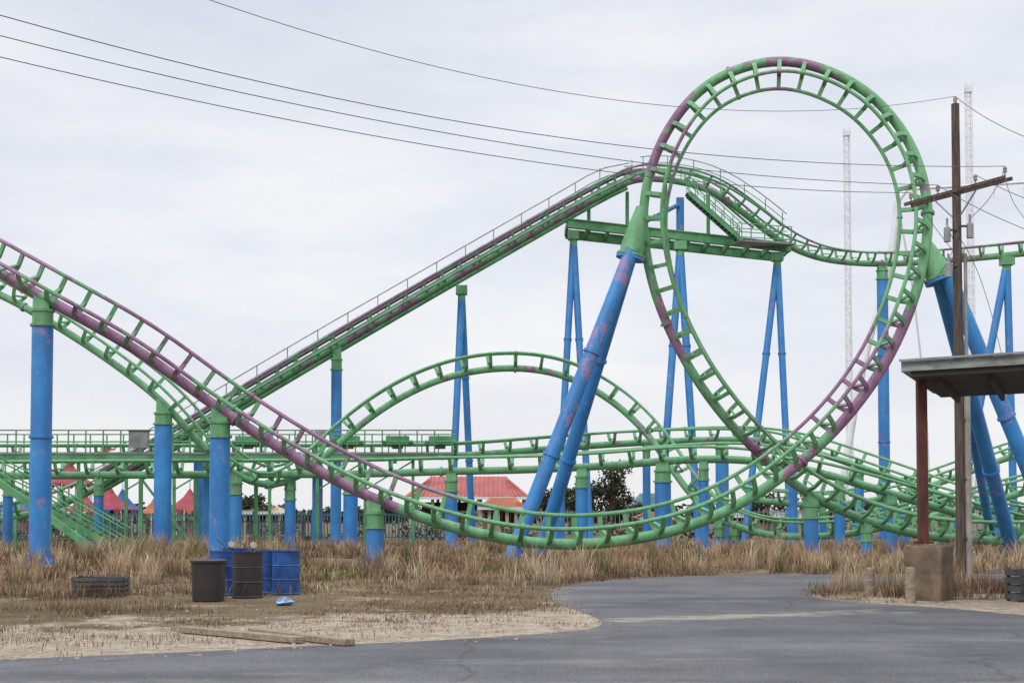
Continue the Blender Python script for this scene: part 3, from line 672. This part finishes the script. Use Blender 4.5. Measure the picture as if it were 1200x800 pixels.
def wire(a,b,c,tmax,r=.009,tmin=0.0):
    a,b,c=map(np.array,(a,b,c)); tb=np.linalg.norm((b-a)[:2])/np.linalg.norm((c-a)[:2])
    ts=np.linspace(tmin,tmax,60); out=[]
    for t in ts: out.append(a*((t-tb)*(t-1))/(tb)+b*(t*(t-1))/(tb*(tb-1))+c*(t*(t-tb))/(1*(1-tb)))
    wm.tube(out,r,M_WIRE,6); return out[-1]
ends=[]
ends.append(wire(pins[0],W(500,170,29.0),W(0,67,25.0),1.9))
ends.append(wire(pins[1],W(500,152,28.6),W(0,42,24.2),1.9))
ends.append(wire(pins[3],W(500,136,28.0),W(0,18,23.2),1.9))
ends.append(wire(pins[4],W(760,122,30.5),W(245,0,25.0),2.0,.007))
for p,q,r_ in((pins[4],W(1200,160,34),W(1400,205,32)),(pins[3],W(1200,255,33),W(1400,320,30)),(pins[1],W(1200,268,34),W(1400,330,32)),(pins[2],W(1200,232,35),W(1400,250,33))):
    wire(p,q,r_,1.6)
c0=pb+[0,-.15,pt[2]-1.2]; wire(c0,W(1150,330,37),W(1175,420,33),1.0,.01); wire(c0,W(1090,330,38),W(1075,300,40),1.0,.009)
wire(pins[0],pb+[-.5,-.3,pt[2]-.6],pb+[-.28,-.1,pt[2]-.9],1.0,.009); wire(pins[3],pb+[.5,-.3,pt[2]-.5],pb+[.3,-.1,pt[2]-.7],1.0,.009)
wm.obj("power_lines")
mid=sum(ends[:3])/3; upole((mid[0],mid[1],0),mid[2]+2.2,ends[0]-ends[2],mid[2]-.3)
# ---------------------------------------------------------------- canopy at right
e=empty("entrance_canopy"); mb=MB()
NL=W(1056,434,26.2); NR=W(1200,423,24.9); FL=W(1094,458,31.0)
z=NL[2]; d=(NR-NL)[:2]; d/=np.linalg.norm(d); R1=NL[:2]+d*12; R2=FL[:2]+d*11.4
outl=[NL[:2],R1,R2,FL[:2]]
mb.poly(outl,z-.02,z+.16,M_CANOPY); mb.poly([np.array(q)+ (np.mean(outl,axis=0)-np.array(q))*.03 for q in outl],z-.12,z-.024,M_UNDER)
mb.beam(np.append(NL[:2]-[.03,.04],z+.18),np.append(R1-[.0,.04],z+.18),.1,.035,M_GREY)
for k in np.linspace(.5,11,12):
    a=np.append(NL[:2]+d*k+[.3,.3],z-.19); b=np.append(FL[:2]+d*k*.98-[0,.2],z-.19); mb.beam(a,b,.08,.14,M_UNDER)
mb.obj("roof",e); mb=MB()
pb2=np.array([W(1081,560,26.9)[0],26.9,0])
mb.beam(pb2+[0,0,1.05],pb2+[0,0,z-.122],.17,.17,M_RUST); mb.box(pb2+[0,0,1.08],(.3,.3,.05),M_RUST)
q2=pb2+np.append(d*6.0,0); mb.beam(q2+[0,0,1.05],q2+[0,0,z-.122],.17,.17,M_RUST)
mb.obj("posts",e); mb=MB()
for q in(pb2,q2): mb.box(q+[.1,0,.5],(.72,.7,1.04),M_BLOCK,rot=math.atan2(d[1],d[0]))
mb.obj("pier_blocks",e,.03)
for px,py,h in((1020,697,.52),(1067,706,.62)):
    b=G(px,py); mb=MB(); mb.tube([b,b+[0.01,0,h],b+[.01,0,h+.03]],[.1,.095,.07],M_WOOD,12); mb.tube([b+[0,0,h*.55],b+[0,0,h*.62]],.102,M_CONC,12); mb.obj("wooden_bollard")
# ---------------------------------------------------------------- drums, crates, planks
def drum(px,py,m,r=.29,h=.88,lid=True):
    b=G(px,py); mb=MB(); pr=[]
    for z,k in((0,.98),(.015,1.03),(.03,1.03),(.045,.985),(.29,.985),(.305,1.03),(.32,.985),(.57,.985),(.585,1.03),(.60,.985),(.85,.985),(.86,1.03),(.88,1.03)): pr.append((z*h/.88,k*r))
    mb.tube([b+[0,0,z] for z,_ in pr],[q for _,q in pr],m,28,cap=False)
    mb.tube([b+[0,0,h-.045],b+[0,0,h-.03]],r*.97,m,28); mb.tube([b+[.12,.05,h-.03],b+[.12,.05,h-.005]],.03,M_DARK,10)
    mb.obj("oil_drum")
drum(262,697,M_BARB); drum(290,700,M_BARK); drum(315,695,M_BARB,.28); drum(335,696,M_BARB); drum(276,690,M_BARB)
b=G(244,704); mb=MB(); mb.tube([b,b+[0,0,.02],b+[0,0,.70],b+[0,0,.72],b+[0,0,.76],b+[0,0,.77]],[.27,.29,.31,.34,.34,.30],M_BARK,24); mb.obj("trash_bin")
def lamp(px,py,D):
    c=W(px,py,D); mb=MB(); d=nz((0.5,-1,.5)); k=.6
    mb.tube([c+d*-.12*k,c-d*.09*k,c-d*.03*k,c+d*.03*k],[.03*k,.07*k,.11*k,.12*k],M_GREY,16); mb.tube([c+d*.028*k,c+d*.045*k],[.112*k,.09*k],M_CONC,16)
    mb.tube([c-d*.06*k,c-[0,0,.15]-d*.06*k],.02,M_DARK,8); mb.tube([c-[0,0,.16]-d*.04,c-[0,0,.12]-d*.04],.07,M_DARK,12)
    mb.beam(c-d*.04-[0,0,.13],c-d*.04+[-.28,0,.12],.02,.02,M_DARK); mb.obj("work_lamp")
lamp(271,638,G(262,697)[1]); lamp(297,639,G(290,700)[1])
def crate(b,sx,sy,sz,rot=0):
    mb=MB(); b=np.array(b); ca,sa=math.cos(rot),math.sin(rot); ex=np.array([ca,sa,0]);ey=np.array([-sa,ca,0])
    for k in range(4):
        z=sz*(.14+.24*k)
        for s in(-1,1): mb.beam(b-ex*sx/2+ey*s*sy/2+[0,0,z],b+ex*sx/2+ey*s*sy/2+[0,0,z],.03,sz*.17,M_DARK); mb.beam(b-ey*sy/2+ex*s*sx/2+[0,0,z],b+ey*sy/2+ex*s*sx/2+[0,0,z],.03,sz*.17,M_DARK)
    for s in(-1,1):
        for t in(-1,1): mb.beam(b+ex*s*(sx/2-.04)+ey*t*(sy/2-.04),b+ex*s*(sx/2-.04)+ey*t*(sy/2-.04)+[0,0,sz],.06,.06,M_DARK)
    mb.beam(b+[0,0,.05]-ex*sx/2,b+[0,0,.05]+ex*sx/2,sy-.04,.04,M_DARK); mb.beam(b+[0,0,sz*.8]-ex*sx*.45,b+[0,0,sz*.8]+ex*sx*.45,sy*.8,.05,M_BLOCK)
    mb.obj("wooden_crate")
crate(G(118,697),1.0,.7,.38,.1); crate(G(1203,704),.55,.5,.62,.3)
for a,b in(((215,741),(352,754)),((296,743),(410,757))):
    mb=MB(); p=G(*a);q=G(*b); mb.beam(p+[0,0,.05],q+[0,0,.05],.16,.08,M_WOOD); mb.obj("wooden_plank",bevel=.008)
mb=MB(); c=G(331,709)
vs=[];fs=[];n=10
for i in range(5):
    for k in range(n):
        t=2*math.pi*k/n; rr_=[.09,.12,.09,.06,.02][i]*rng.uniform(.5,1.5); vs.append(c+[math.cos(t)*rr_*1.3,math.sin(t)*rr_,[.0,.05,.09,.11,.13][i]*rng.uniform(.7,1.4)])
fs=[(i*n+k,i*n+(k+1)%n,(i+1)*n+(k+1)%n,(i+1)*n+k) for i in range(4) for k in range(n)]
mb.add(vs,fs,M_TRASH); mb.obj("plastic_bag")
mb=MB()
for _ in range(700):
    px=rng.uniform(-20,720);py=rng.uniform(712,778); c=G(px,py)
    if inside(road,c[0]-.3,c[1]+.4): continue
    s=rng.uniform(.008,.03); vs=[c+rng.normal(0,.15,3)*s+np.array(v)*s for v in((-1,-.8,0),(1,-.9,0),(.9,.8,0),(-.9,1,0),(-.4,-.4,.8),(.5,-.3,.7),(.3,.5,.75))]
    mb.add(vs,[(0,1,5,4),(1,2,6,5),(2,3,4,6),(3,0,4),(4,5,6)],M_STONE)
mb.obj("gravel")
# ---------------------------------------------------------------- sky + sun
w=bpy.data.worlds.new("World"); scene.world=w; w.use_nodes=True; nt=w.node_tree
for n_ in list(nt.nodes): nt.nodes.remove(n_)
out=N(nt,'ShaderNodeOutputWorld'); bg1=N(nt,'ShaderNodeBackground'); bg2=N(nt,'ShaderNodeBackground'); ms=N(nt,'ShaderNodeMixShader')
sky=N(nt,'ShaderNodeTexSky'); sky.sky_type='NISHITA'; sky.sun_disc=False; sky.sun_elevation=math.radians(42); sky.sun_rotation=math.radians(215)
nt.links.new(sky.outputs[0],bg1.inputs[0]); bg1.inputs[1].default_value=0.08
tc=N(nt,'ShaderNodeTexCoord'); g=tc.outputs['Generated']; sx=N(nt,'ShaderNodeSeparateXYZ'); nt.links.new(g,sx.inputs[0])
cl=noise(nt,vmul(nt,g,(1.6,1.6,6.5)),2.0,8,0.58)
cc=ramp(nt,cl,[(0.30,(0.74,0.775,0.88)),(0.5,(0.86,0.88,0.95)),(0.68,(0.98,0.985,1.0))])
hz=ramp(nt,sx.outputs['Z'],[(0.0,0.6),(0.16,0.0)]); cc=mix(nt,hz,cc,(0.96,0.94,0.94))
mr=N(nt,'ShaderNodeMapRange'); nt.links.new(sx.outputs['Z'],mr.inputs[0]); mr.inputs[1].default_value=.36; mr.inputs[2].default_value=1.0; mr.inputs[3].default_value=1.0; mr.inputs[4].default_value=2.4
nt.links.new(cc,bg2.inputs[0]); nt.links.new(mr.outputs[0],bg2.inputs[1])
ms.inputs[0].default_value=.9; nt.links.new(bg1.outputs[0],ms.inputs[1]); nt.links.new(bg2.outputs[0],ms.inputs[2]); nt.links.new(ms.outputs[0],out.inputs[0])
sd=bpy.data.lights.new("sun",'SUN'); sd.energy=1.2; sd.angle=math.radians(20); sd.color=(1,.96,.9); so=bpy.data.objects.new("sun",sd); scene.collection.objects.link(so)
el=math.radians(42); az=math.radians(215); dirv=Vector((math.sin(az)*math.cos(el),math.cos(az)*math.cos(el),math.sin(el)))
so.rotation_euler=dirv.to_track_quat('Z','Y').to_euler()
print("done",len(bpy.data.objects))
